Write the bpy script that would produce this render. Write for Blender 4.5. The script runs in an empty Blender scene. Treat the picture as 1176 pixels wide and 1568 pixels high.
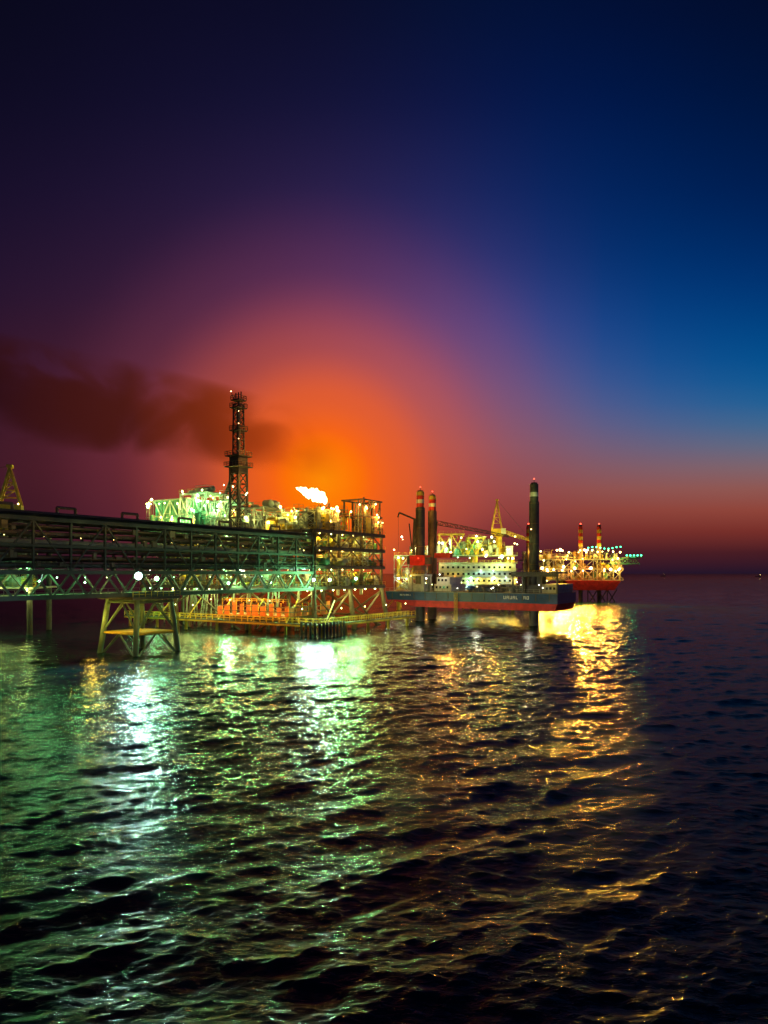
import bpy, math, random
import numpy as np
from mathutils import Vector
random.seed(7); rng=np.random.default_rng(5)
S=bpy.context.scene
S.view_settings.view_transform='Standard'
S.view_settings.look='None'
S.view_settings.exposure=0
F=1045.0; CH=18.0
def P(u,v,d): return ((u-588)/F*d, d, CH-(v-878)/F*d)
def lin(c):
    return tuple(((x/255)/12.92 if x/255<=0.04045 else ((x/255+0.055)/1.055)**2.4) for x in c)+(1.0,)

# ---------------- camera
cam=bpy.data.cameras.new('camera'); co=bpy.data.objects.new('camera',cam); S.collection.objects.link(co)
co.location=(0,0,CH); co.rotation_euler=(math.pi/2,0,0)
cam.sensor_fit='VERTICAL'; cam.sensor_height=36; cam.lens=36*F/1568; cam.shift_y=94/1568
cam.clip_start=0.5; cam.clip_end=90000
S.camera=co

# ---------------- materials
def mat(name,col,rough=0.6,metal=0.0,var=0.35,scale=0.6,spec=0.4):
    m=bpy.data.materials.new(name); m.use_nodes=True; n=m.node_tree; b=n.nodes['Principled BSDF']
    tc=n.nodes.new('ShaderNodeTexCoord'); nz=n.nodes.new('ShaderNodeTexNoise'); nz.inputs['Scale'].default_value=scale; nz.inputs['Detail'].default_value=5
    n.links.new(tc.outputs['Object'],nz.inputs['Vector'])
    r=n.nodes.new('ShaderNodeValToRGB'); r.color_ramp.elements[0].position=0.3; r.color_ramp.elements[1].position=0.7
    r.color_ramp.elements[0].color=tuple(c*(1-var) for c in col)+(1,); r.color_ramp.elements[1].color=tuple(min(1,c*(1+var*0.5)) for c in col)+(1,)
    n.links.new(nz.outputs['Fac'],r.inputs['Fac']); n.links.new(r.outputs['Color'],b.inputs['Base Color'])
    b.inputs['Roughness'].default_value=rough; b.inputs['Metallic'].default_value=metal
    return m
def emat(name,col,s):
    m=bpy.data.materials.new(name); m.use_nodes=True; n=m.node_tree; n.nodes.clear()
    e=n.nodes.new('ShaderNodeEmission'); o=n.nodes.new('ShaderNodeOutputMaterial'); e.inputs[0].default_value=tuple(col)+(1,); e.inputs[1].default_value=s
    n.links.new(e.outputs[0],o.inputs[0]); return m
M={}
M['steel']=mat('painted_steel',(0.34,0.34,0.28))
M['dark']=mat('dark_steel',(0.07,0.068,0.06))
M['rust']=mat('rusty_steel',(0.17,0.11,0.07))
M['yellow']=mat('yellow_paint',(0.65,0.45,0.04))
M['white']=mat('white_paint',(0.68,0.68,0.60),var=0.25)
M['green']=mat('green_paint',(0.10,0.32,0.20))
M['seagreen']=mat('weathered_green_steel',(0.10,0.16,0.10))
M['red']=mat('red_paint',(0.62,0.025,0.015))
M['blue']=mat('blue_hull_paint',(0.005,0.05,0.14),rough=0.4)
M['glass']=mat('dark_window_glass',(0.02,0.025,0.03),rough=0.1)
M['orange']=mat('orange_surface',(0.6,0.16,0.03))  # orange base colour for the landing deck and its panels
COL={'yg':(.86,1,.24),'yel':(1,.68,.08),'grn':(.24,1,.32),'cyw':(.55,1,.92),'org':(1,.36,.04),'gold':(1,.56,.06),'red':(1,.06,.03),'led':(.05,1,.35),'wht':(1,.95,.72)}
for k,c in COL.items(): M['L'+k]=emat('lamp_glow_'+k,tuple(.85*q+.15 for q in c) if k not in('red','led') else c,15 if k not in('red','led') else 9)

# ---------------- mesh builder
class MB:
    def __init__(s): s.v=[]; s.f=[]
    def box(s,x0,x1,y0,y1,z0,z1):
        i=len(s.v)
        s.v+=[(x0,y0,z0),(x1,y0,z0),(x1,y1,z0),(x0,y1,z0),(x0,y0,z1),(x1,y0,z1),(x1,y1,z1),(x0,y1,z1)]
        s.f+=[(i,i+3,i+2,i+1),(i+4,i+5,i+6,i+7),(i,i+1,i+5,i+4),(i+1,i+2,i+6,i+5),(i+2,i+3,i+7,i+6),(i+3,i,i+4,i+7)]
    def prof(s,p,q,pr,n=8):
        p=Vector(p);q=Vector(q);d=(q-p)
        if d.length<1e-6: return
        w=d.normalized(); a=w.cross(Vector((0,0,1)) if abs(w.z)<.9 else Vector((1,0,0))).normalized(); b=w.cross(a)
        i=len(s.v)
        for t,r in pr:
            c=p+d*t
            for k in range(n):
                an=2*math.pi*(k+.5)/n
                s.v.append(tuple(c+a*(r*math.cos(an))+b*(r*math.sin(an))))
        m=len(pr)
        for j in range(m-1):
            for k in range(n):
                k2=(k+1)%n
                s.f.append((i+j*n+k,i+j*n+k2,i+(j+1)*n+k2,i+(j+1)*n+k))
        s.f.append(tuple(i+k for k in range(n))[::-1]); s.f.append(tuple(i+(m-1)*n+k for k in range(n)))
    def beam(s,p,q,r,n=4): s.prof(p,q,[(0,r),(1,r)],n)
    def cyl(s,p,q,r,r2=None,n=12): s.prof(p,q,[(0,r),(1,r if r2 is None else r2)],n)
    def tank(s,p,q,r,n=12):
        L=(Vector(q)-Vector(p)).length; e=min(.35,.6*r/L)
        s.prof(p,q,[(0,r*.2),(e*.25,r*.65),(e*.6,r*.9),(e,r),(1-e,r),(1-e*.6,r*.9),(1-e*.25,r*.65),(1,r*.2)],n)
    def ball(s,c,r):
        x,y,z=c
        if r>.42:
            s.prof((x,y,z-r),(x,y,z+r),[(0,r*.05),(.146,r*.707),(.5,r),(.854,r*.707),(1,r*.05)],8); return
        i=len(s.v)
        s.v+=[(x+r,y,z),(x-r,y,z),(x,y+r,z),(x,y-r,z),(x,y,z+r),(x,y,z-r)]
        for a,b,d in ((0,2,4),(2,1,4),(1,3,4),(3,0,4),(2,0,5),(1,2,5),(3,1,5),(0,3,5)): s.f.append((i+a,i+b,i+d))
    def lattice(s,p,q,w0,w1,n,r,rb=None):
        """square lattice mast between p and q"""
        rb=rb or r*.6
        p=Vector(p);q=Vector(q);w=(q-p).normalized(); a=w.cross(Vector((0,0,1)) if abs(w.z)<.9 else Vector((0,1,0))).normalized(); b=w.cross(a)
        def C(t,k):
            h=(w0+(w1-w0)*t)/2; sg=((1,1),(1,-1),(-1,-1),(-1,1))[k%4]
            return p+(q-p)*t+a*h*sg[0]+b*h*sg[1]
        for k in range(4):
            s.beam(C(0,k),C(1,k),r)
            for j in range(n):
                t0=j/n;t1=(j+1)/n
                if j%2: s.beam(C(t0,k),C(t1,k+1),rb)
                else: s.beam(C(t0,k+1),C(t1,k),rb)
                s.beam(C(t1,k),C(t1,k+1),rb)
    def web(s,p,q,z0,z1,n,r,kind='W'):
        p=Vector((p[0],p[1],0));q=Vector((q[0],q[1],0))
        A=lambda t,z:tuple(p+(q-p)*t+Vector((0,0,z)))
        for j in range(n):
            t0=j/n;t1=(j+1)/n;tm=(t0+t1)/2
            if kind=='W': s.beam(A(t0,z1),A(tm,z0),r); s.beam(A(tm,z0),A(t1,z1),r)
            elif kind=='X': s.beam(A(t0,z1),A(t1,z0),r); s.beam(A(t0,z0),A(t1,z1),r); s.beam(A(t0,z0),A(t0,z1),r)
            else:
                if j%2: s.beam(A(t0,z1),A(t1,z0),r)
                else: s.beam(A(t0,z0),A(t1,z1),r)
                s.beam(A(t0,z0),A(t0,z1),r)
    def rail(s,p,q,z,h=1.2,r=.05,step=2.0):
        p=Vector((p[0],p[1],z));q=Vector((q[0],q[1],z)); L=(q-p).length; n=max(1,int(L/step)); up=Vector((0,0,h))
        s.beam(p+up,q+up,r); s.beam(p+up*.5,q+up*.5,r*.8)
        for j in range(n+1):
            c=p+(q-p)*(j/n); s.beam(c,c+up,r)
class Thing:
    def __init__(s,name,loc=(0,0,0),rz=0):
        s.e=bpy.data.objects.new(name,None); S.collection.objects.link(s.e); s.e.location=loc; s.e.rotation_euler=(0,0,rz); s.parts={}; s.n=0
    def __call__(s,part,m):
        if part not in s.parts: s.parts[part]=(MB(),m)
        return s.parts[part][0]
    def bulb(s,c,pos,r=.35): s('lamp_bulbs_'+c,'L'+c).ball(pos,r)
    def light(s,c,pos,power,rad=.3,spot=None,bulb=True,br=.35):
        s.n+=1
        if bulb: s.bulb(c,(pos[0],pos[1],pos[2]+br+rad+.05),br)
        L=bpy.data.lights.new('lamp_or_fill','SPOT' if spot else 'POINT'); L.energy=power; L.color=COL[c]; L.shadow_soft_size=rad
        o=bpy.data.objects.new('lamp_or_fill_light_%d'%s.n,L); S.collection.objects.link(o); o.parent=s.e; o.location=pos  # used for lamps with bulbs and for added lights without one
        if spot:
            L.spot_size=math.radians(spot[1]); L.spot_blend=.6
            o.rotation_euler=Vector(spot[0]).to_track_quat('-Z','Y').to_euler()
        return o
    def done(s):
        for k,(b,m) in s.parts.items():
            if not b.v: continue
            me=bpy.data.meshes.new(k); me.from_pydata(b.v,[],b.f); me.materials.append(M[m]); me.update()
            o=bpy.data.objects.new(k,me); S.collection.objects.link(o); o.parent=s.e

def clutter(T,x0,x1,y0,y1,z0,h,n,mats=('steel','steel','white','green','rust','yellow')):
    for i in range(n):
        x=random.uniform(x0,x1);y=random.uniform(y0,y1);k=random.random();m=random.choice(mats);hh=h*random.uniform(.35,1)
        b=T('equipment_'+m,m)
        if k<.22: 
            r=random.uniform(.5,1.5); b.tank((x,y,z0),(x,y,z0+hh),r)
        elif k<.38:
            r=random.uniform(.6,1.3); L=random.uniform(3,8); zz=z0+random.uniform(1.2,max(1.3,hh-r)); b.tank((x,y-L/2,zz),(x,y+L/2,zz),r)
            b.box(x-.2,x+.2,y-L/3,y-L/3+.3,z0,zz); b.box(x-.2,x+.2,y+L/3,y+L/3+.3,z0,zz)
        elif k<.52:
            a=random.uniform(1,3);c=random.uniform(1,3.5); b.box(x-a/2,x+a/2,y-c/2,y+c/2,z0,z0+hh*.8)
            for q in range(3): T('louvres','dark').box(x-a/2-.06,x-a/2,y-c/2+.3,y+c/2-.3,z0+hh*(.15+.2*q),z0+hh*(.22+.2*q))
        elif k<.86:
            p=Vector((x,y,z0+random.uniform(.5,h)));r=random.uniform(.1,.28)
            for q in range(random.randint(3,6)):
                ax=random.choice((0,1,1,2)); d=Vector((0,0,0)); d[ax]=random.uniform(-7,7) if ax<2 else random.uniform(-h*.5,h*.5)
                t=p+d; t.x=min(max(t.x,x0),x1); t.y=min(max(t.y,y0),y1); t.z=min(max(t.z,z0+.3),z0+h)
                b.beam(p,t,r,6); p=t
        else:
            w=random.uniform(2,4)
            b.lattice((x,y,z0),(x,y,z0+hh),w,w,3,.12,.08); T('platform_grating','steel').box(x-w/2-.3,x+w/2+.3,y-w/2-.3,y+w/2+.3,z0+hh,z0+hh+.15)
            b.rail((x-w/2,y-w/2),(x-w/2,y+w/2),z0+hh+.15); b.rail((x-w/2,y-w/2),(x+w/2,y-w/2),z0+hh+.15)

# ================= main process platform =================
RZ=math.atan2(.845,.535); A=(-21,205,0)
T=Thing('offshore_platform',A,RZ)
LX,LY=40,80
gx=[1,13.5,26.5,39]; gy=[1,16.6,32.2,47.8,63.4,79]
st=T('deck_structure','rust')
for z in (14,20.5,26.2,31.5):
    st.box(0,LX,0,LY,z-.3,z)
    for x in (0,LX): st.box(x-.25,x+.25,0.3,LY-.3,z-1.1,z-.32)
    for y in (0,LY): st.box(.3,LX-.3,y-.25,y+.25,z-1.1,z-.32)
    T('handrails','yellow').rail((-.1,0),(-.1,LY),z); T('handrails','yellow').rail((0,-.1),(LX,-.1),z)
for x in gx:
    for y in gy: st.cyl((x,y,11),(x,y,31),.55,n=8)
for z0,z1 in ((14,19.4),(20.5,25.2),(26.2,30.4)):
    st.web((1,.2),(39,.2),z0,z1,6,.22,'N'); st.web((.2,1),(.2,79),z0,z1,10,.22,'N')
jk=T('jacket_legs','rust')
for x in (1,20,39):
    for y in (1,27,53,79):
        bx=(x-20)*.12;by=(y-40)*.06
        jk.cyl((x,y,13),(x+bx,y+by,-4),.8,n=10)
        if y<79: jk.beam((x,y,12),(x+bx,y+26+by,-2),.35,6); jk.beam((x,y+26,12),(x+bx,y+by,-2),.35,6); jk.beam((x+bx*.7,y,3.2),(x+bx*.7,y+26,3.2),.35,6)
for y in (1,27,53,79):
    for x in (1,20): jk.beam((x,y,12),(x+19,y,-2),.35,6); jk.beam((x+19,y,12),(x,y,-2),.35,6)
for z,h,n in ((14,5,80),(20.5,4.6,80),(26.2,4.3,80)):
    clutter(T,1.5,12,1,LY-1,z,h,n); clutter(T,12,LX-1,1,9,z,h,n//2)
for i in range(22):
    y=random.uniform(2,76); T('risers','yellow' if i%3 else 'steel').cyl((random.uniform(1,6),y,13),(random.uniform(1,6),y,-3),.25,n=6)
for z in (18.6,24.6,29.8):
    for y in range(4,80,9):
        c=random.choice(('yg','yg','grn','yel','wht')); T.light(c,(2.2,y+random.uniform(-2,2),z),random.uniform(700,1600) if z<20 else random.uniform(200,600),br=.26)
    for x in range(5,40,6):
        c=random.choice(('yel','gold','yel','yg')); T.light(c,(x,1.8,z),random.uniform(300,800)*(1.6 if z<20 else 1),br=.24)
for y in range(3,80,6):
    T.light(random.choice(('yg','grn','grn','yg')),(.5,y,12.1),random.uniform(900,1800),br=.36)
for x in range(4,40,6): T.light(random.choice(('yg','grn','yg')),(x,.3,12.1),1300,br=.36)
# top side
clutter(T,1,20,0.5,30,31.5,7.5,110,('steel','steel','white','yellow','rust'))
clutter(T,20,38,0.5,40,31.5,9,50,('steel','rust','yellow'))
clutter(T,1,30,31,48,31.5,8.5,80,('white','steel','green'))
clutter(T,1,30,48,79,31.5,9,90,('green','green','steel'))
T('module','green').box(6,28,62,79,31.6,44.5); T('module_frame','white').web((5.6,62),(5.6,79),31.6,44.5,2,.25,'X')
for i in range(8): T('module_cladding_ribs','seagreen').box(5.85,6,62.5+i*2.1,62.8+i*2.1,31.6,44.4)
T('module_roof','steel').box(5,29,61,80,44.5,44.9)
fr=T('module_frame','white')
for y0,y1,z1 in ((36,46,42),(48,61,45.5),(22,30,39)):
    for x in (2,12):
        fr.web((x,y0),(x,y1),31.6,z1,2,.22,'X'); fr.beam((x,y0,z1),(x,y1,z1),.3); fr.beam((x,y1,31.6),(x,y1,z1),.25)
        fr.beam((x,y0,(31.6+z1)/2),(x,y1,(31.6+z1)/2),.25)
    T('upper_grating','steel').box(1.5,12.5,y0,y1,z1+.3,z1+.5); T('handrails','yellow').rail((1.5,y0),(1.5,y1),z1+.5)
    clutter(T,3,11,y0+1,y1-1,z1+.5,2.5,6,('steel','white'))
rf=T('vent_frame','rust')
for (x,y) in ((28,1),(38,1),(28,9),(38,9),(33,1),(33,9)): rf.cyl((x,y,31.5),(x,y,43),.35,n=6)
for z in (37,42.6):
    rf.box(27.5,38.5,.5,1,z,z+.5); rf.box(27.5,38.5,9,9.5,z,z+.5); rf.box(27,27.5,.5,9.5,z,z+.5); rf.box(38.5,39,.5,9.5,z,z+.5)
rf.web((28,.7),(38,.7),31.5,42.6,2,.2,'X')
for i in range(6): T('vent_pipes','steel').cyl((29+i*1.7,5,31.5),(29+i*1.7,5,43+random.uniform(-1,1.6)),.3,n=8)
for i in range(60):
    y=random.uniform(1,79);x=random.choice((.4,3,8,14)); z=random.uniform(33,39 if y<32 else 44)
    T('lamp_posts','steel').beam((x,y,31.5),(x,y,z+.4),.08)
    c=random.choice(('yg','yg','grn','yel','grn')) if y>30 else random.choice(('yel','yg','org','yel','gold'))
    T.light(c,(x-.6,y,z),random.uniform(400,1050)*(1.1 if y>45 else 1),br=random.uniform(.3,.5))
for i in range(14):
    x=random.uniform(1,39); z=random.uniform(34,41)
    T('lamp_posts','steel').beam((x,.6,31.5),(x,.6,z+.4),.08); T.light(random.choice(('yel','org','gold')),(x,0,z),random.uniform(300,800),br=.38)
for i in range(20):
    y=random.uniform(24,79); z=45+random.uniform(-3,2.5); T('lamp_posts','steel').beam((2,y,34),(2,y,z),.07); T.bulb('yg',(2,y,z+.4),random.uniform(.25,.42))
# ---- exhaust mast
tw=T('exhaust_mast','dark'); tx,ty=3,34
tw.lattice((tx,ty,29),(tx,ty,55),4.0,3.8,7,.42,.2)
tw.cyl((tx-.8,ty-.8,29),(tx-.8,ty-.8,71),.7,n=8); tw.cyl((tx+.8,ty+.8,29),(tx+.8,ty+.8,74),.6,n=8)
tw.lattice((tx,ty,55),(tx,ty,74),2.6,2.3,8,.26,.15)
for z,w in ((53,3.3),(56.5,3.1),(65,2.1),(72.5,2.0),(75,1.8)):
    tw.box(tx-w,tx+w,ty-w,ty+w,z,z+.35)
    for a,b in (((-w,-w),(w,-w)),((-w,-w),(-w,w)),((w,-w),(w,w)),((-w,w),(w,w))): T('mast_rails','rust').rail((tx+a[0],ty+a[1]),(tx+b[0],ty+b[1]),z+.35,1.3,.1,1.2)
tw.box(tx-2.1,tx+2.1,ty-2.1,ty+2.1,51,56.3)
for i in range(3): tw.cyl((tx-1.2+i*1.2,ty,75.3),(tx-1.2+i*1.2,ty,77.4+.5*i),.22,n=6)
tw.beam((tx,ty+1.5,75),(tx,ty+3.4,78.5),.12)
br=T('mast_brace','rust'); br.beam((tx,ty+1,54),(tx+1,ty+9,41),.5,6); br.beam((tx+1,ty+3,50),(tx+1,ty+9,41),.3,6); br.beam((tx,ty+1,46),(tx+1,ty+7,38),.3,6)
for z in (58,62,67,71): T.bulb('org',(tx-2.2,ty-2.2,z),.16)
T.light('org',(tx-3,ty-4,48),900,bulb=False); T.light('org',(tx+3,ty-9,60),3000,bulb=False)
T.bulb('org',(tx,ty+3.4,78.7),.25)
# ---- boat landing walkway
yb=T('boat_landing','yellow')
zz=3.6
for (x0,x1,y0,y1) in ((-11,-8.5,-11,74),(-8.4,42,-11,-8.5)):
    T('landing_grating','dark').box(x0,x1,y0,y1,zz-.25,zz)
    yb.box(x0-.15,x1+.15,y0-.15,y0+.15,zz-.8,zz-.28); yb.box(x0-.2,x0+.2,y0,y1,zz-.75,zz-.27); yb.box(x0,x1,y0-.2,y0+.2,zz-.75,zz-.27)
yb.rail((-11,-11),(-11,74),zz,1.5,.1,2.5); yb.rail((-8.5,-8.5),(-8.5,74),zz,1.5,.1,2.5); yb.rail((-11,-11),(42,-11),zz,1.5,.1,2.5); yb.rail((-8.5,-8.5),(42,-8.5),zz,1.5,.1,2.5)
for y in range(-11,76,14): yb.cyl((-9.5,y,zz-.3),(-9.5,y,-3),.45,n=8); yb.beam((-9.5,y,zz-.5),(1,y+4,10),.2,6)
for x in range(-9,44,12): yb.cyl((x,-9.5,zz-.3),(x,-9.5,-3),.45,n=8)
fd=T('landing_fenders','dark')
for i in range(5): fd.cyl((-11.6,-11+i*1.6,zz+.6),(-11.6,-11+i*1.6,-1.5),.4,n=8)
for i in range(7): fd.cyl((-10.4+i*1.6,-11.6,zz+.6),(-10.4+i*1.6,-11.6,-1.5),.4,n=8)
T('orange_deck','orange').box(-8,12,3,30,5.2,5.4)
random.seed(99)
for y in range(3,31,3):
    z1=8.2+random.uniform(-.8,1.2); T('orange_deck_panels','orange').box(-8.2,-8,y,y+random.uniform(1.2,2.5),5.2,z1)
    T('landing_equipment','yellow').beam((-8.1,y,5.4),(-8.1,y,9.2),.12)
for x in range(-8,13,3):
    T('orange_deck_panels','orange').box(x,x+random.uniform(1.2,2.4),2.8,3,5.2,8.2+random.uniform(-.8,1.2))
    T('landing_equipment','yellow').beam((x,2.9,5.4),(x,2.9,9.2),.12)
for z in (6.4,7.8): T('orange_deck_frame','rust').box(-8.35,-8.22,2.9,31,z,z+.25); T('orange_deck_frame','rust').box(-8.2,13,2.5,2.78,z,z+.25)
random.seed(21)
yb.rail((-8.2,3),(-8.2,30),9.2,1.1,.1)
for y in (6,14,22,30): T.light('org',(-13,y,9.5),2400,br=.2)
for y in (-6,38,46,56,66): T.light('yg' if y<50 else 'grn',(-13,y,7.5),800,br=.22)
for x in (-4,8,20,32): T.light('yg',(x,-13,7.5),900,br=.22)
T.done()

# ================= pipe bridge =================
B=Thing('pipe_bridge',A,RZ)
X0=-205
c=B('bridge_truss','dark')
for y in (0,8):
    for z,r in ((13.3,.45),(18.2,.4),(23.4,.28),(28.6,.4)): c.box(X0,-.6,y-r,y+r,z-r,z+r)
    c.web((X0,y),(-.6,y),13.3,18.2,26,.26,'W'); c.web((X0,y),(-.6,y),18.4,28.4,26,.22,'N')
    for j in range(27): x=X0+(-.6-X0)*j/26; c.box(x-.2,x+.2,y-.25,y+.25,18.3,28.4)
for j in range(105):
    x=X0+j*1.95
    for z in (13.3,18.2,20.5,25.5,28.6): 
        if z<14 or j%2: c.box(x-.12,x+.12,.2,7.8,z-.15,z+.15)
B('bridge_walkway','steel').box(X0,-.6,.6,7.4,13.5,13.6)
B('upper_walkway','dark').box(X0,-.6,.6,7.4,18.75,18.85)
pb=B('bridge_pipes','rust')
for z in (19.6,21.1,22.4,24.2,25.8,27.2,29.8):
    for y in (.9,2.3,3.8,5.3,6.7):
        if random.random()<.85:
            r=random.choice((.25,.35,.45,.55)); mm=random.choice(('dark','rust','dark','rust','steel')) if z<29 else 'dark'; b2=B('bridge_pipes_'+mm,mm); b2.cyl((X0,y,z),(-.2,y,z),r,n=8)
for i in range(12):
    x=-6-i*15+random.uniform(-3,3); pb.cyl((x,1,29.8),(x,1,31.2),.3,n=8); pb.cyl((x,1,31.2),(x+4,1,31.2),.3,n=8); pb.cyl((x+4,1,31.2),(x+4,1,29.8),.3,n=8)
for i in range(40):   # hangers, valves and junction boxes that break up the pipe runs
    x=random.uniform(-150,-3); z=random.choice((19.4,21,24,26.4)); B('valves_and_boxes',random.choice(('rust',))).box(x,x+random.uniform(.5,1.6),-.4,.1,z,z+random.uniform(.6,1.6))
B('handrails','dark').rail((X0,-.5),(-.6,-.5),19.0,1.2,.06,2)
B('handrails','dark').rail((X0,-.2),(-.6,-.2),13.6,1.2,.06,2)
for j in range(24):
    x=-4-j*6.2+random.uniform(-1,1)
    B.light(random.choice(('yg','grn','yg','grn')),(x,6,16.6),random.uniform(300,700),br=random.uniform(.12,.2))
for j in range(16): B.light(random.choice(('yg','yel','yg')),(-5-j*8,-3,26.9),80,bulb=False); B.bulb('yel',(-5-j*8+2,3,25.4),.11)
# ---- support jacket
J=Thing('bridge_support_jacket',A,RZ)
jx=-59.5
g=J('jacket_legs','seagreen')
tops={(0,0):(jx-4.5,-1),(1,0):(jx+4.5,-1),(0,1):(jx-4.5,9),(1,1):(jx+4.5,9)}
bot={k:(v[0]+(-1.8 if k[0]==0 else 1.8),v[1]+(-1.6 if k[1]==0 else 1.6)) for k,v in tops.items()}
def jl(k,z):
    t=(12.6-z)/16.6; return (tops[k][0]+(bot[k][0]-tops[k][0])*t,tops[k][1]+(bot[k][1]-tops[k][1])*t,z)
for k in tops: g.cyl(jl(k,12.6),jl(k,-4),.6,n=12)
ks=[(0,0),(1,0),(1,1),(0,1)]
for i in range(4):
    a,b=ks[i],ks[(i+1)%4]
    J('jacket_braces','yellow').cyl(jl(a,4.6),jl(b,4.6),.26,n=8); g.cyl(jl(a,11.6),jl(b,11.6),.3,n=8)
    m=tuple((jl(a,11.4)[q]+jl(b,11.4)[q])/2 for q in range(3)); g.cyl(jl(a,5),m,.2,n=8); g.cyl(jl(b,5),m,.2,n=8)
    m=tuple((jl(a,4.6)[q]+jl(b,4.6)[q])/2 for q in range(3)); g.cyl(jl(a,-1),m,.2,n=8); g.cyl(jl(b,-1),m,.2,n=8)
J('jacket_cap','dark').box(jx-6.5,jx+6.5,-2.2,10.2,12.2,12.8); J('walkway_grating','yellow').box(jx-4,jx+4,-.5,8.5,4.7,4.85)
J('cap_rail','yellow').rail((jx-6.5,-2.2),(jx+6.5,-2.2),12.8,1.2,.07,1.5); J('ladder','yellow').lattice((jx+6,-2,4),(jx+5.4,-2,12),.5,.5,12,.05)
J.light('yel',(jx,3,10.8),1100,bulb=False); J.light('yel',(jx-9,8,8),2200,bulb=False); J.light('yel',(jx-7,-7,9),700,bulb=False)  # bulbless lights added to throw yellow onto the legs and braces
def flood(T,c,wp,power,br=.6,target=(0,55,0),ang=150):
    e=T.e; rz=e.rotation_euler[2]; dx=wp[0]-e.location[0];dy=wp[1]-e.location[1]
    cs,sn=math.cos(-rz),math.sin(-rz); lp=(dx*cs-dy*sn,dx*sn+dy*cs,wp[2])
    d=Vector(target)-Vector(wp); dl=(d.x*cs-d.y*sn,d.x*sn+d.y*cs,d.z)
    dn=Vector(dl).normalized()
    pos=Vector(lp)+dn*(br+.4)
    T.bulb(c,lp,br); T('floodlight_housings','dark').cyl(tuple(Vector(lp)-dn*(br*1.6)),tuple(Vector(lp)-dn*(br*.4)),br*.9,n=8)
    T.light(c,tuple(pos),power,rad=.5,spot=(dl,ang),bulb=False)
flood(J,'cyw',P(212,882,143),50000,.8,target=(-25,60,0))
flood(J,'grn',P(240,886,149),10000,.5,target=(-22,60,0))
J.done()
B.done()

# floodlights on main platform
FT=Thing('floodlight_array',(0,0,0),0)
for u,v,d,c,p,tx in ((350,893,224,'grn',32000,-22),(385,895,222,'grn',52000,-18),(415,893,215,'grn',20000,-18),(480,888,206,'cyw',34000,-7),(505,888,207,'grn',56000,-6),(545,886,214,'grn',30000,-4),(60,890,120,'grn',3000,-40),(130,892,134,'grn',3000,-35)):
    flood(FT,c,P(u,v,d),p,.5 if d>150 else .22,target=(tx,50,0)) 
    q=P(u,v,d); FT('brackets','dark').beam(q,(q[0]-1,q[1]+3,q[2]+1.2),.15)
FT.done()

# ================= left wellhead platform with crane =================
W=Thing('wellhead_platform',(-125,205,0),.2)
for z in (14,22,30): W('decks','steel').box(-22,22,-12,12,z-.5,z); W('handrails','yellow').rail((-22,-12),(22,-12),z)
for x in (-20,0,20):
    for y in (-10,10): W('legs','dark').cyl((x,y,30),(x,y,-4),.8,n=10)
for z in (14,22): W('decks','steel').web((-20,-11),(20,-11),z,z+7.5,5,.25,'N'); clutter(W,-20,20,-11,8,z,6,40)
for x in range(-20,21,8): W.light('yg',(x,-12.5,12.5),1600); W.light('grn',(x,-12.5,19),1500)
W.done()
def crane(name,base,ztop_ped,ang,boomL,boomA,col='yellow',s=1.0,zmast=None):
    C=Thing(name,base,ang); k=C('pedestal',col)
    k.cyl((0,0,0),(0,0,ztop_ped),1.3*s,n=12); k.cyl((0,0,ztop_ped),(0,0,ztop_ped+1),2*s,n=12)
    h=C('slewing_house',col); z=ztop_ped+1
    h.box(-3.2*s,2.4*s,-1.8*s,1.8*s,z,z+2.6*s); C('cab','white').box(1.2*s,3.2*s,-3*s,-1.85*s,z+.3,z+2.6*s); C('cab_window','glass').box(3.2*s,3.25*s,-2.9*s,-1.95*s,z+1,z+2.3*s)
    gt=C('gantry',col); H=z+(zmast or 9*s)
    for y in (-1.4*s,1.4*s): gt.beam((1.2*s,y,z+2.6*s),(-.8*s,y*.5,H),.3*s); gt.beam((-3*s,y,z+2.6*s),(-.8*s,y*.5,H),.3*s)
    for t in (.2,.4,.6,.8):
        zz=z+2.6*s+(H-z-2.6*s)*t
        gt.beam((1.2*s-2*s*t,-1.2*s,zz),(1.2*s-2*s*t,1.2*s,zz),.18*s); gt.beam((1.2*s-2*s*t,0,zz),(-3*s+2.2*s*t,0,zz),.2*s); gt.beam((1.2*s-2*s*t,0,zz),(-3*s+2.2*s*(t+.2),0,zz+(H-z-2.6*s)*.2),.16*s)
    gt.box(-1.4*s,-.2*s,-1*s,1*s,H,H+.6*s)
    bt=(2*s+boomL*math.cos(boomA),0,z+1.2*s+boomL*math.sin(boomA))
    C('boom',col).lattice((2*s,0,z+1.2*s),bt,1.8*s,.8*s,12,.16*s,.1*s)
    C('cables','dark').beam((-.8*s,0,H+.4*s),bt,.07); C('cables','dark').beam((bt[0],0,bt[2]),(bt[0],0,bt[2]-6*s),.06); C('hook','dark').cyl((bt[0],0,bt[2]-7*s),(bt[0],0,bt[2]-6*s),.35*s,n=6)
    return C
q=P(9,878,200); C=crane('pedestal_crane',(q[0],q[1],30),3.5,math.radians(200),22,math.radians(20),s=1.35,zmast=14.5)
C.light('yg',(3,-5,2),1200,bulb=False); C.light('yel',(-2,-6,10),1200,bulb=False); C.light('yel',(-3,-2,8),100,br=.3); C.done()

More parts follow.
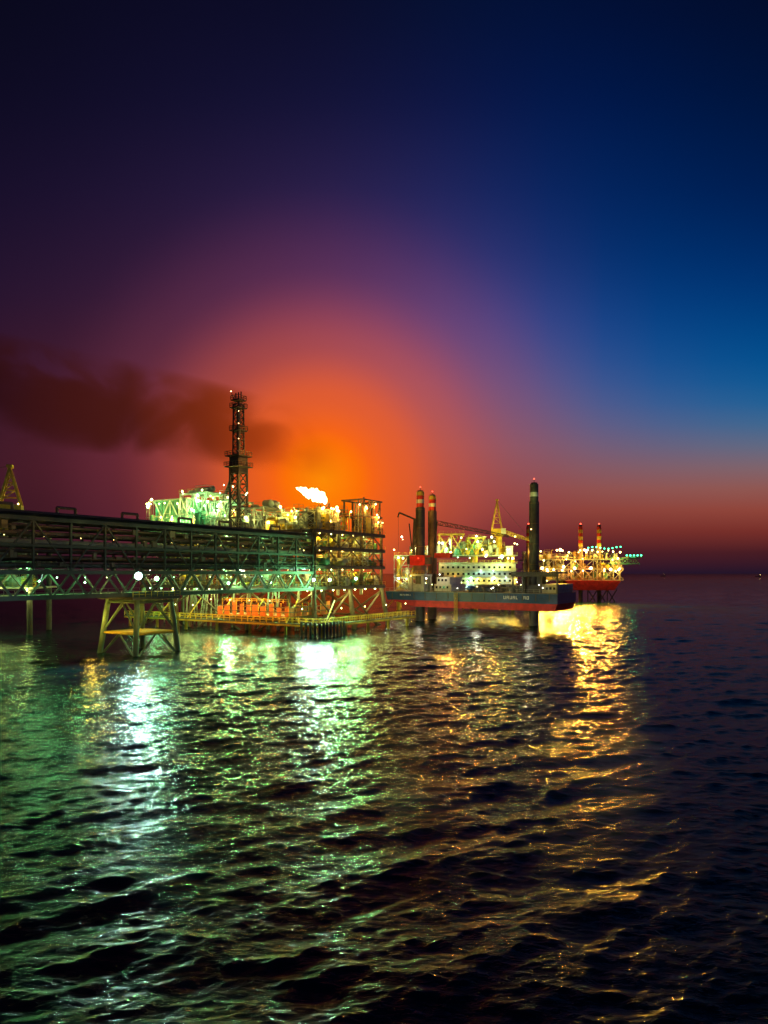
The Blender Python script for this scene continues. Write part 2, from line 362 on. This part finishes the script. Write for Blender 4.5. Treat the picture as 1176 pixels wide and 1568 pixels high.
# ================= flare =================
FL=Thing('flare_stack',(-27,330,0),0)
FL('stack_lattice','dark').lattice((0,0,-4),(0,0,50),5,2.2,14,.4,.2); FL('flare_tip','rust').cyl((0,0,50),(0,0,52),.6,.9,n=10)
FL.done()
m=bpy.data.materials.new('flame_fire'); m.use_nodes=True; n=m.node_tree; n.nodes.clear()
o=n.nodes.new('ShaderNodeOutputMaterial'); e=n.nodes.new('ShaderNodeEmission'); nz=n.nodes.new('ShaderNodeTexNoise'); nz.inputs['Scale'].default_value=.5
tc=n.nodes.new('ShaderNodeTexCoord'); n.links.new(tc.outputs['Object'],nz.inputs['Vector']); r=n.nodes.new('ShaderNodeValToRGB')
r.color_ramp.elements[0].position=.3; r.color_ramp.elements[0].color=(1,.45,.06,1); r.color_ramp.elements[1].position=.5; r.color_ramp.elements[1].color=(1,.8,.42,1)
n.links.new(nz.outputs['Fac'],r.inputs['Fac']); n.links.new(r.outputs[0],e.inputs[0]); e.inputs[1].default_value=5; n.links.new(e.outputs[0],o.inputs[0])
M['flame']=m
fp0=Vector((-27.6,330,52)); fp1=Vector(P(453,743,330))
mb=MB(); N=40; K=16
for i in range(N+1):
    t=i/N; c0=fp0.lerp(fp1,t)+Vector((0,0,1.0*math.sin(t*5.5)+.4*math.sin(t*17))); w=(math.sin(math.pi*min(1,t*1.0)**.62)**.8)*2.3+.05
    for k in range(K):
        a=2*math.pi*k/K; rr=w*(1+.28*math.sin(3*a+t*11)+.2*math.sin(5*a-t*23)+.12*math.sin(9*t*6+2*a))
        mb.v.append((c0.x+.45*rr*math.cos(a)*.9,c0.y+rr*math.sin(a)*.8,c0.z+rr*math.cos(a)))
for i in range(N):
    for k in range(K): k2=(k+1)%K; mb.f.append((i*K+k,i*K+k2,(i+1)*K+k2,(i+1)*K+k))
me=bpy.data.meshes.new('flare_flame'); me.from_pydata(mb.v,[],mb.f); me.materials.append(m)
for p in me.polygons: p.use_smooth=True
fo=bpy.data.objects.new('flare_flame',me); S.collection.objects.link(fo)
L=bpy.data.lights.new('flame_light','POINT'); L.energy=60000; L.color=(1,.35,.06); L.shadow_soft_size=2
lo=bpy.data.objects.new('flame_light',L); S.collection.objects.link(lo); lo.location=(-32,326,57); lo.parent=fo

# ================= liftboat =================
H=Thing('liftboat',(0.5,262,0),math.atan2(-.519,.854))
def extr(b,pts,y0,y1):
    i=len(b.v); n_=len(pts)
    b.v+=[(x,y0,z) for x,z in pts]+[(x,y1,z) for x,z in pts]
    b.f.append(tuple(range(i,i+n_))); b.f.append(tuple(range(i+n_,i+2*n_))[::-1])
    for k in range(n_): k2=(k+1)%n_; b.f.append((i+k,i+n_+k,i+n_+k2,i+k2))
HL=67
extr(H('hull','blue'),[(1,8.0),(HL,7.7),(HL,11.2),(0,11.2)],0,22)
extr(H('hull_bottom','red'),[(13,5.6),(HL-1,5.2),(HL-.1,7.68),(2,7.98)],.1,21.9)
H('deck_edge','steel').box(0,HL,-.12,0,11.05,11.15) 
H('deck','rust').box(0,HL,0.2,21.8,11.2,11.3)
# letter-like marks built from strokes
def letters(x,n_,w,z0,z1,th):
    for i in range(n_):
        L0=x+i*w*1.4; b=H('hull_lettering','white'); k=random.randint(0,4)
        b.box(L0,L0+th,-.05,-.005,z0,z1)
        if k!=1: b.box(L0+w-th,L0+w,-.05,-.005,z0,z1)
        if k in(0,2,3): b.box(L0+th,L0+w-th,-.05,-.005,z1-th,z1)
        if k in(1,3,4): b.box(L0+th,L0+w-th,-.05,-.005,z0,z0+th)
        if k in(0,2): b.box(L0+th,L0+w-th,-.05,-.005,(z0+z1)/2-th/2,(z0+z1)/2+th/2)
letters(48,5,.8,9.1,10.2,.2); letters(55.2,2,.8,9.1,10.2,.2); letters(6.5,8,.45,9.6,10.2,.12)
for i in range(14): H('fender_strips','dark').box(3+i*4.7,3.3+i*4.7,-.15,0,8.6,10.8)
H('handrails','steel').rail((0,0),(HL,0),11.3,1.2,.05,2); H('handrails','steel').rail((HL,0),(HL,22),11.3,1.2,.05,2)
legs=[(13.4,3.4),(11,18.0),(57.6,4.0)]
for i,(x,y) in enumerate(legs):
    base='rust' if i==1 else 'dark'
    lg=H('leg_%d'%(i+1),base); lg.cyl((x,y,-6),(x,y,43),1.45,n=20)
    ra=H('leg_rack_%d'%(i+1),'dark')
    for a in (0,math.pi): 
        cx=x+1.5*math.cos(a+.6); cy=y+1.5*math.sin(a+.6); ra.box(cx-.2,cx+.2,cy-.2,cy+.2,-5,42.8)
    for j,(mm) in enumerate(('red','white','red','yellow')): H('leg_band_%d%d'%(i+1,j),mm if not(i==2 and mm!='white') else 'dark').cyl((x,y,43+j*1.45),(x,y,44.45+j*1.45),1.46,n=20)
    H('leg_cap_%d'%(i+1),'dark').cyl((x,y,48.8),(x,y,49.3),1.1,n=12); H('leg_cap_%d'%(i+1),'dark').beam((x,y,49.3),(x,y,50.5),.12); H.bulb('red',(x,y,50.6),.3)
    jh=H('jack_house_%d'%(i+1),'steel' if i==0 else 'dark')
    for (dx,dy) in ((-2.6,-2.6),(2.6,-2.6),(-2.6,2.6),(2.6,2.6)): jh.box(x+dx-.6,x+dx+.6,y+dy-.6,y+dy+.6,11.3,17)
    jh.box(x-3.4,x+3.4,y-3.4,y+3.4,17,17.8); jh.box(x-2.4,x+2.4,y-2.4,y+2.4,11.4,14.0)
    H('jack_rails','yellow').rail((x-3.4,y-3.4),(x+3.4,y-3.4),17.8,1.1,.07,1.2)
    for z in range(14,43,7): H('leg_rings_%d'%(i+1),'rust').cyl((x,y,z),(x,y,z+.25),1.52,n=20)
    H.light('gold' if i<2 else 'yg',(x+1,y-6,44),(500,900,350)[i],bulb=False); H.light('gold' if i<2 else 'yg',(x+2,y-7,28),(350,900,350)[i],bulb=False)
cab=H('deckhouse','white'); cab.box(18,25,6,19,11.3,14.0); cab.box(18.5,24,7,18,14.0,16.6)
for z,xa,xb,yy in ((12.3,18.6,24.4,5.98),(15.0,19,23.6,6.98)):
    x=xa
    while x<xb-.8: H('deckhouse_windows','glass').box(x,x+.8,yy-.04,yy,z,z+.9); x+=1.5
ab=H('aft_deckhouse','steel'); ab.box(60.5,66.5,2,20,11.3,14.3)
H('aft_platform','dark').box(51,67.5,-.6,10,17.85,18.5); H('aft_platform','dark').box(51,67.5,-.6,-.2,16.9,17.8)
for x in (51.5,55,61.5,67): H('aft_platform','dark').box(x-.25,x+.25,-.4,.1,11.3,16.9)
for i in range(4): H('aft_windows','glass').box(61+i*1.3,61.8+i*1.3,1.95,2,12.4,13.3)
clutter(H,28,54,3,19,11.3,2.6,34,('steel','dark','rust','blue','dark'))
ck=H('leg_crane','rust'); x,y=legs[0]
ck.cyl((x,y,17.9),(x,y,21),2.6,n=16); H('crane_house','red').box(x-3.2,x+3.0,y-2.4,y+2.4,21,24.8); H('crane_cab','dark').box(x+3.3,x+5.4,y-2.4,y-.6,21.4,24); H('crane_machinery','dark').box(x-4.6,x-3.3,y-2,y+2,21.4,24.6)
H('crane_counterweight','red').box(x+5.5,x+12,y+1,y+3,23.8,25.6)
b_=H('crane_boom','dark'); b_.beam((x-3,y,25),(x-2.2,y,38.5),.7); b_.beam((x-2.2,y,38.5),(x-8.6,y-1,41.3),.45); b_.beam((x-3.6,y,27),(x-4.8,y,37),.25); b_.beam((x-8.6,y-1,41.3),(x-9.2,y-1,39.5),.3); b_.beam((x-9,y-1,39.5),(x-9,y-1,24),.05)
lb=H('lattice_boom','dark'); lb.lattice((x+3,y+8,37.5),(x+32,y+8,31.5),1.6,.8,14,.14,.1); lb.beam((x+1,y+8,18),(x+3,y+8,38),.35)
for (c_,pos,p_) in (('wht',(21,4.5,17),200),('yel',(12,-1.5,16.5),350),('cyw',(34,1,14.5),150),('wht',(45,-2,12.5),60),('org',(10,-4,30),700),('org',(60,-6,32),300),('yel',(64,-1.8,15),300),('red',(16,-3,23),400),('wht',(54,-3,14.5),150)): H.light(c_,pos,p_,br=.22)
for x in (10,22,44,62): H.light('wht',(x,-14,5.5),1000,bulb=False)  # lights with no bulb, in open air off the hull side
for i in range(16): H.bulb(random.choice(('yg','wht','yel')),(random.uniform(2,66),random.choice((-.2,5)),random.uniform(12.3,15.5)),.18)
H('ladder','yellow').lattice((30,-.5,11),(30,-.5,1),.9,.9,10,.06)
H.done()

# ================= accommodation platform (behind) =================
Q=Thing('accommodation_platform',(5,335,0),-.05)
for z in (9.3,16,23.3,27): Q('decks','steel').box(0 if z!=23.3 else 22,60,0,30,z-.5,z); Q('handrails','yellow').rail((0,0),(60,0),z)
for x in (2,20,40,58):
    for y in (2,28): Q('legs','yellow').cyl((x,y,27),(x,y,-4),.9,n=10)
    Q('legs','yellow').beam((x,2,8),(x-8,2,-2),.3,6)
bb=Q('living_quarters','white'); bb.box(22,59,-1,14,9.4,22.6)
for zi,z in enumerate((10.6,13.9,17.2,20.4)):
    Q('balcony_slabs','steel').box(21.5,59.5,-2.2,-1.02,z-1.25,z-1.1); Q('handrails','yellow').rail((21.5,-2.2),(59.5,-2.2),z-1.1,1.1,.06)
    x=23.2
    while x<58:
        Q('quarters_windows','glass').box(x,x+1.1,-1.05,-1,z,z+1.1); x+=2.5
for z in (9.3,16): clutter(Q,1,20,0,15,z,6,40,('steel','white','yellow'))
Q('decks','steel').web((0,-.3),(21,-.3),9.3,15.5,3,.25,'X'); Q('decks','steel').web((0,-.3),(21,-.3),16,26.5,3,.25,'X')
clutter(Q,8,58,0,20,27,6,90,('steel','white','yellow','green')); clutter(Q,20,50,2,20,30,7,50,('steel','white','yellow'))
for x0,x1,z1 in ((22,34,37),(36,44,35)):
    Q('upper_frame','yellow').web((x0,0),(x1,0),27,z1,2,.25,'X'); Q('upper_frame','yellow').box(x0-.5,x1+.5,-.5,10,z1,z1+.5); Q('handrails','yellow').rail((x0,-.5),(x1,-.5),z1+.5)
for i in range(44):
    c_=random.choice(('yg','yg','yel','grn','yel','wht')); Q.light(c_,(random.uniform(0,60),random.choice((-3.2,-2.2)),random.choice((14.6,25,29,32,35))+random.uniform(-.6,.6)),random.uniform(350,1000),br=random.uniform(.3,.55))
for x in range(24,60,6): Q.light('cyw',(x,-3.4,12.2+random.choice((0,3.3,6.6))),300,br=.2)
Q.light('yg',(52,-4,25),2600,br=.8)
Q.done()
q=P(764,878,340); C=crane('pedestal_crane.001',(q[0],q[1],27.2),9,math.radians(-15),14,math.radians(-18),s=1.15,zmast=17)
for a in ((3,-6,3),(-3,-6,12),(4,-6,20)): C.light('yel',a,450,bulb=False)
C.done()

# ================= jack-up rig far right =================
R=Thing('jackup_rig',(88,430,0),-.04)
extr(R('hull','red'),[(30,7.5),(56,7.5),(60,13.5),(26,13.5)],-2,30)
for z in (14,21,27): R('decks','steel').box(0,62,0,30,z-.5,z); R('handrails','yellow').rail((0,0),(62,0),z)
for x in (1,16,30,46,60): R('columns','steel').cyl((x,1,27),(x,1,13),.6,n=8)
for x in (2,14,24): R('jacket_legs','yellow').cyl((x,2,14),(x,2,-4),1,n=8)
R('decks','steel').web((0,-.3),(62,-.3),14,20.5,10,.25,'X'); R('decks','steel').web((0,-.3),(62,-.3),21,26.5,10,.25,'N')
clutter(R,1,60,0,20,14,6,60); clutter(R,1,60,0,20,21,5.5,60); clutter(R,1,60,0,20,27,6,60,('white','yellow','steel'))
for (x,y) in ((3,0),(36,2),(47.5,2)):
    for j in range(6): R('leg_bands_red' if j%2 else 'leg_bands_yellow','red' if j%2 else 'yellow').cyl((x,y,35+j*2.1),(x,y,37.1+j*2.1),1.35,n=12)
    R('legs','rust').cyl((x,y,-5),(x,y,35),1.3,n=12); R('leg_tips','dark').cyl((x,y,47.6),(x,y,48.8),1,n=10); R.bulb('red',(x,y,49.2),.45)
fr=R('cantilever','green')
for z in (24,27.5): fr.beam((54,0,z),(72,0,z),.35); fr.beam((54,8,z),(72,8,z),.35)
fr.web((54,0),(72,0),24,27.5,5,.2,'X'); R('helideck','steel').box(64,73,-3,11,28,28.5)
for i in range(14): R.bulb('led',(40+i*2.5,-1,34+.6*math.sin(i)),.45) if i<9 else R.bulb('led',(61+(i-8)*2.2,-3,29.2),.5)
R.light('led',(66,-5,30),900,bulb=False); R.light('led',(48,-6,30),700,bulb=False)
for i in range(40):
    c_=random.choice(('yel','org','gold','yel','org')); R.light(c_,(random.uniform(0,60),-2.5,random.choice((19.3,25.5,31))+random.uniform(-1,1)),random.uniform(600,1900),br=random.uniform(.35,.65))
R('underslung_frame','rust').web((40,0),(58,0),-2,8,3,.4,'X')
R.done()
G=Thing('rig_floodlights',(0,0,0),0)
for u,v,d,c,p,tx in ((858,842,425,'gold',330000,38),(863,868,424,'gold',240000,38),(880,870,424,'gold',190000,40),(905,870,424,'org',170000,46),(935,872,426,'org',50000,55),(830,870,424,'gold',130000,33),(690,846,328,'org',80000,12),(660,870,331,'org',80000,8),(745,850,331,'org',24000,18),(785,855,331,'gold',26000,22)):
    flood(G,c,P(u,v,d),p,.9 if d>400 else .6,target=(tx,50,0)); q=P(u,v,d); G('brackets','dark').beam(q,(q[0],q[1]+4,q[2]-1),.2)
G.done()
for i,(u,d) in enumerate(((1015,4200),(1161,3600))):
    V=Thing('distant_ship' if i==0 else 'distant_ship.001',(P(u,878,d)[0],d,0),0)
    V('hull','dark').box(-14,14,-4,4,0,4); V('bridge','dark').box(6,12,-3,3,4,9); V('mast','dark').beam((0,0,4),(0,0,14),.4)
    V.bulb('yel',(8,-4,11),.5 if i==0 else .8)
    V.done()

# ================= smoke =================
x0,x1=-235,-20; zc=110
bpy.ops.mesh.primitive_cube_add(size=1,location=((x0+x1)/2,345,zc)); so=bpy.context.object; so.name='smoke_cloud'; so.scale=(x1-x0,36,108)
bpy.ops.object.transform_apply(location=False,rotation=False,scale=True)
m=bpy.data.materials.new('smoke_volume'); m.use_nodes=True; n=m.node_tree; n.nodes.clear(); N_=n.nodes.new; LK=n.links.new
def mth(n,op,a,b=None,c=None):
    x=n.nodes.new('ShaderNodeMath'); x.operation=op
    for i,q in enumerate((a,b,c)):
        if q is None: continue
        if isinstance(q,(int,float)): x.inputs[i].default_value=q
        else: n.links.new(q,x.inputs[i])
    return x.outputs[0]
tc=N_('ShaderNodeTexCoord'); sp=N_('ShaderNodeSeparateXYZ'); LK(tc.outputs['Object'],sp.inputs[0])
hx=(x1-x0)/2
s_=mth(n,'MULTIPLY_ADD',sp.outputs[0],-1/(2*hx),.5)
mp=N_('ShaderNodeMapping'); mp.inputs['Scale'].default_value=(.8,1,1.1); mp.inputs['Location'].default_value=(6,0,3); LK(tc.outputs['Object'],mp.inputs[0])
nz=N_('ShaderNodeTexNoise'); nz.inputs['Scale'].default_value=.036; nz.inputs['Detail'].default_value=4; nz.inputs['Distortion'].default_value=.6; LK(mp.outputs[0],nz.inputs['Vector'])
cz=mth(n,'MULTIPLY_ADD',mth(n,'POWER',mth(n,'MAXIMUM',s_,.001),.65),44,-37)
wd=mth(n,'MULTIPLY_ADD',s_,14,18)
dz=mth(n,'DIVIDE',mth(n,'SUBTRACT',sp.outputs[2],cz),wd)
dy=mth(n,'DIVIDE',sp.outputs[1],17)
rr=mth(n,'ADD',mth(n,'MULTIPLY',dz,dz),mth(n,'MULTIPLY',dy,dy))
fall=mth(n,'MAXIMUM',mth(n,'SUBTRACT',1.0,rr),0)
nn=mth(n,'MULTIPLY',mth(n,'MAXIMUM',mth(n,'SUBTRACT',nz.outputs['Fac'],.41),0),10)
ends=mth(n,'MINIMUM',mth(n,'MULTIPLY',mth(n,'POWER',mth(n,'MAXIMUM',s_,.0001),1.6),6),1)
ends2=mth(n,'MULTIPLY_ADD',s_,-.3,1)
dens=mth(n,'MULTIPLY',mth(n,'MULTIPLY',mth(n,'MULTIPLY',fall,nn),mth(n,'MULTIPLY',ends,ends2)),.15)
va=N_('ShaderNodeVolumeAbsorption'); va.inputs['Color'].default_value=(0,0,0,1); LK(dens,va.inputs['Density'])
em=N_('ShaderNodeEmission'); LK(dens,em.inputs['Strength'])  # emission stands in for flare light scattered by the smoke
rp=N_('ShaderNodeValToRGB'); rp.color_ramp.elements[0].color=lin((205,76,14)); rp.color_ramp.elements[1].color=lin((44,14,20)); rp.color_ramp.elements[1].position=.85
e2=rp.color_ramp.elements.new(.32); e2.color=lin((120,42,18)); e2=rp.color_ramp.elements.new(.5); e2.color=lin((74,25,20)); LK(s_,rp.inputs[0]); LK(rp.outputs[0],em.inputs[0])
ad=N_('ShaderNodeAddShader'); LK(va.outputs[0],ad.inputs[0]); LK(em.outputs[0],ad.inputs[1]); ou=N_('ShaderNodeOutputMaterial'); LK(ad.outputs[0],ou.inputs['Volume'])
so.data.materials.append(m)

# ================= sea =================
nr=1600
rad=np.concatenate([np.array([0.5,2.0]),np.geomspace(14,1400,nr),np.geomspace(1500,45000,16)])
ang=np.concatenate([np.radians(np.linspace(-180,-38,24)),np.radians(np.linspace(-36,36,661)),np.radians(np.linspace(38,178,24))])
Rg,Ag=np.meshgrid(rad,ang,indexing='ij'); X=Rg*np.sin(Ag); Y=Rg*np.cos(Ag); Z=np.zeros_like(X); DX=np.zeros_like(X); DY=np.zeros_like(X)
cell=Rg*(math.log(1400/14)/nr)
NW=140
for i in range(NW):
    lam=0.35*(11/0.35)**((i+rng.random())/NW); k=2*math.pi/lam
    th=math.radians(-72)+rng.normal()*math.radians(29); kx,ky=k*math.cos(th),k*math.sin(th)
    sl=.024*(1.0 if lam<3 else .62); a=sl/k; ph=rng.random()*6.283
    w=np.clip((lam/cell-2.5)/3,0,1)
    arg=kx*X+ky*Y+ph
    Z+=a*w*np.cos(arg); sn=np.sin(arg)*a*w*1.1; DX-=sn*math.cos(th); DY-=sn*math.sin(th)
X+=DX; Y+=DY
verts=np.stack([X,Y,Z],-1).reshape(-1,3).astype(np.float32)
nR,nA=Rg.shape
ii,jj=np.meshgrid(np.arange(nR-1),np.arange(nA),indexing='ij'); j2=(jj+1)%nA
quads=np.stack([ii*nA+jj,ii*nA+j2,(ii+1)*nA+j2,(ii+1)*nA+jj],-1).reshape(-1,4)[:,::-1].astype(np.int32)
me=bpy.data.meshes.new('sea_water'); me.vertices.add(len(verts)); me.vertices.foreach_set('co',verts.ravel())
me.loops.add(quads.size); me.loops.foreach_set('vertex_index',quads.ravel()); me.polygons.add(len(quads)); me.polygons.foreach_set('loop_start',np.arange(0,quads.size,4,dtype=np.int32)); me.polygons.foreach_set('loop_total',np.full(len(quads),4,dtype=np.int32))
me.polygons.foreach_set('use_smooth',np.ones(len(quads),dtype=bool)); me.update(calc_edges=True)
sea=bpy.data.objects.new('sea_water',me); S.collection.objects.link(sea)
m=bpy.data.materials.new('sea_water_surface'); m.use_nodes=True; n=m.node_tree; b=n.nodes['Principled BSDF']
b.inputs['Base Color'].default_value=(.002,.014,.014,1); b.inputs['Roughness'].default_value=.04; b.inputs['IOR'].default_value=1.333
b2=n.nodes.new('ShaderNodeBsdfPrincipled'); b2.inputs['Base Color'].default_value=(.003,.022,.02,1); b2.inputs['Roughness'].default_value=.18; b2.inputs['IOR'].default_value=1.333
tc=n.nodes.new('ShaderNodeTexCoord'); mp=n.nodes.new('ShaderNodeMapping'); mp.inputs['Rotation'].default_value=(0,0,.28); mp.inputs['Scale'].default_value=(.55,1.2,1); n.links.new(tc.outputs['Object'],mp.inputs[0])
n1=n.nodes.new('ShaderNodeTexNoise'); n1.inputs['Scale'].default_value=1.5; n1.inputs['Detail'].default_value=5; n1.inputs['Roughness'].default_value=.62; n1.inputs['Distortion'].default_value=.5
n.links.new(mp.outputs[0],n1.inputs['Vector'])
bp=n.nodes.new('ShaderNodeBump'); bp.inputs['Strength'].default_value=1; bp.inputs['Distance'].default_value=.17; n.links.new(n1.outputs['Fac'],bp.inputs['Height']); n.links.new(bp.outputs[0],b.inputs['Normal'])
m1=n.nodes.new('ShaderNodeMixShader'); m1.inputs[0].default_value=.2; n.links.new(b.outputs[0],m1.inputs[1]); n.links.new(b2.outputs[0],m1.inputs[2])
df=n.nodes.new('ShaderNodeBsdfDiffuse'); df.inputs[0].default_value=(.003,.018,.022,1)
ms=n.nodes.new('ShaderNodeMixShader'); ms.inputs[0].default_value=.48; n.links.new(m1.outputs[0],ms.inputs[1]); n.links.new(df.outputs[0],ms.inputs[2]); n.links.new(ms.outputs[0],n.nodes['Material Output'].inputs['Surface'])
me.materials.append(m)

# ================= sky =================
w=bpy.data.worlds.new('World'); S.world=w; w.use_nodes=True; n=w.node_tree; n.nodes.clear()
tc=n.nodes.new('ShaderNodeTexCoord'); nm=n.nodes.new('ShaderNodeVectorMath'); nm.operation='NORMALIZE'; n.links.new(tc.outputs['Generated'],nm.inputs[0])
sp=n.nodes.new('ShaderNodeSeparateXYZ'); n.links.new(nm.outputs[0],sp.inputs[0])
az=mth(n,'ARCTAN2',sp.outputs[0],sp.outputs[1])
hh=mth(n,'SQRT',mth(n,'ADD',mth(n,'MULTIPLY',sp.outputs[0],sp.outputs[0]),mth(n,'MULTIPLY',sp.outputs[1],sp.outputs[1])))
te=mth(n,'DIVIDE',sp.outputs[2],mth(n,'MAXIMUM',hh,.001))
cols={
0:[(0,(9,9,28)),(150,(14,11,34)),(300,(24,15,42)),(450,(38,20,46)),(560,(54,22,42)),(700,(64,26,40)),(790,(56,23,36)),(878,(35,17,32))],
250:[(0,(12,11,36)),(150,(18,15,44)),(300,(34,22,54)),(450,(58,29,58)),(560,(84,37,56)),(700,(104,37,42)),(790,(88,30,36)),(878,(55,20,28))],
500:[(0,(12,13,40)),(150,(20,19,54)),(300,(46,32,74)),(400,(74,42,86)),(500,(114,58,96)),(600,(160,74,84)),(700,(170,70,58)),(790,(135,50,40)),(878,(60,20,28))],
700:[(0,(5,17,52)),(150,(14,22,68)),(300,(34,38,94)),(400,(62,53,112)),(500,(102,72,128)),(600,(142,84,114)),(700,(170,88,84)),(790,(150,62,50)),(840,(92,32,32)),(878,(40,20,36))],
820:[(0,(2,17,56)),(150,(3,24,74)),(300,(12,38,98)),(400,(32,50,116)),(500,(66,70,140)),(600,(106,88,138)),(690,(142,92,106)),(780,(150,68,56)),(840,(92,32,34)),(878,(34,20,40))],
940:[(0,(2,15,52)),(150,(0,23,72)),(300,(0,37,94)),(400,(0,50,112)),(500,(10,68,136)),(570,(36,82,148)),(640,(78,94,146)),(700,(118,94,118)),(750,(150,88,82)),(800,(144,58,46)),(840,(88,30,34)),(878,(26,20,42))],
1176:[(0,(2,13,44)),(150,(0,20,60)),(300,(0,30,82)),(430,(0,50,112)),(560,(0,82,144)),(620,(28,98,152)),(670,(82,110,142)),(720,(134,102,106)),(770,(156,78,62)),(810,(130,48,40)),(845,(68,25,32)),(878,(24,19,42))]}
# resample the control colours to a smooth grid of elevation/azimuth columns
uk=sorted(cols); vs=np.linspace(0,878,28); us=np.linspace(0,1176,15)
G0=np.zeros((len(uk),len(vs),3))
for i,u in enumerate(uk):
    vv=[p[0] for p in cols[u]]; cc=np.array([p[1] for p in cols[u]],float)
    for q in range(3): G0[i,:,q]=np.interp(vs,vv,cc[:,q])
fu=np.arange(0,1177,12.0); G1=np.zeros((len(fu),len(vs),3))
for j in range(len(vs)):
    for q in range(3): G1[:,j,q]=np.interp(fu,uk,G0[:,j,q])
ker=np.exp(-.5*(np.arange(-15,16)/6.0)**2); ker/=ker.sum()
for j in range(len(vs)):
    for q in range(3): G1[:,j,q]=np.convolve(np.pad(G1[:,j,q],15,mode='edge'),ker,'valid')
kv=np.array([.2,.6,.2])
for i in range(len(fu)):
    for q in range(3): G1[i,:,q]=np.convolve(np.pad(G1[i,:,q],1,mode='edge'),kv,'valid')
prev=None
for u in us:
    D=math.hypot(F,u-588)
    r=n.nodes.new('ShaderNodeValToRGB'); cr=r.color_ramp; cr.interpolation='LINEAR'
    for j in range(len(vs)):
        v=vs[len(vs)-1-j]; c=[float(np.interp(u,fu,G1[:,len(vs)-1-j,q])) for q in range(3)]
        pz=(878-v)/D
        if j<2: el=cr.elements[j]; el.position=pz
        else: el=cr.elements.new(pz)
        el.color=lin(c)
    n.links.new(te,r.inputs[0])
    if prev is None: prev=r.outputs[0]; pk=u; continue
    mr=n.nodes.new('ShaderNodeMapRange'); mr.inputs['From Min'].default_value=math.atan((pk-588)/F); mr.inputs['From Max'].default_value=math.atan((u-588)/F); n.links.new(az,mr.inputs[0])
    mx=n.nodes.new('ShaderNodeMix'); mx.data_type='RGBA'; n.links.new(mr.outputs[0],mx.inputs[0]); n.links.new(prev,mx.inputs[6]); n.links.new(r.outputs[0],mx.inputs[7]); prev=mx.outputs[2]; pk=u
g=Vector(((495-588)/F,1,(878-735)/F)).normalized()  # the flare's glow in the haze, painted into the sky colour
vd=n.nodes.new('ShaderNodeVectorMath'); vd.operation='DOT_PRODUCT'; n.links.new(nm.outputs[0],vd.inputs[0]); vd.inputs[1].default_value=g
an=mth(n,'ARCCOSINE',mth(n,'MINIMUM',vd.outputs['Value'],.999999)); pos=mth(n,'MULTIPLY',an,F/500)
rc=n.nodes.new('ShaderNodeValToRGB'); ra=n.nodes.new('ShaderNodeValToRGB')
def ramp(r,L_):
    cr=r.color_ramp
    for i,(p,c) in enumerate(L_):
        if i<2: el=cr.elements[i]; el.position=p
        else: el=cr.elements.new(p)
        el.color=c
ramp(rc,[(0,lin((255,140,6))),(.11,lin((255,114,4))),(.15,lin((250,102,18))),(.25,lin((240,98,34))),(.4,lin((212,90,62))),(.6,lin((150,68,92))),(1,lin((80,38,84)))])
gr=lambda x:(x,x,x,1)
ramp(ra,[(0,gr(1)),(.12,gr(.97)),(.25,gr(.76)),(.4,gr(.40)),(.6,gr(.12)),(.82,gr(0))]); ra.color_ramp.interpolation='EASE'
n.links.new(pos,rc.inputs[0]); n.links.new(pos,ra.inputs[0])
mx=n.nodes.new('ShaderNodeMix'); mx.data_type='RGBA'; n.links.new(ra.outputs[0],mx.inputs[0]); n.links.new(prev,mx.inputs[6]); n.links.new(rc.outputs[0],mx.inputs[7])
bg=n.nodes.new('ShaderNodeBackground'); n.links.new(mx.outputs[2],bg.inputs[0]); bg.inputs[1].default_value=1
wo=n.nodes.new('ShaderNodeOutputWorld'); n.links.new(bg.outputs[0],wo.inputs[0])
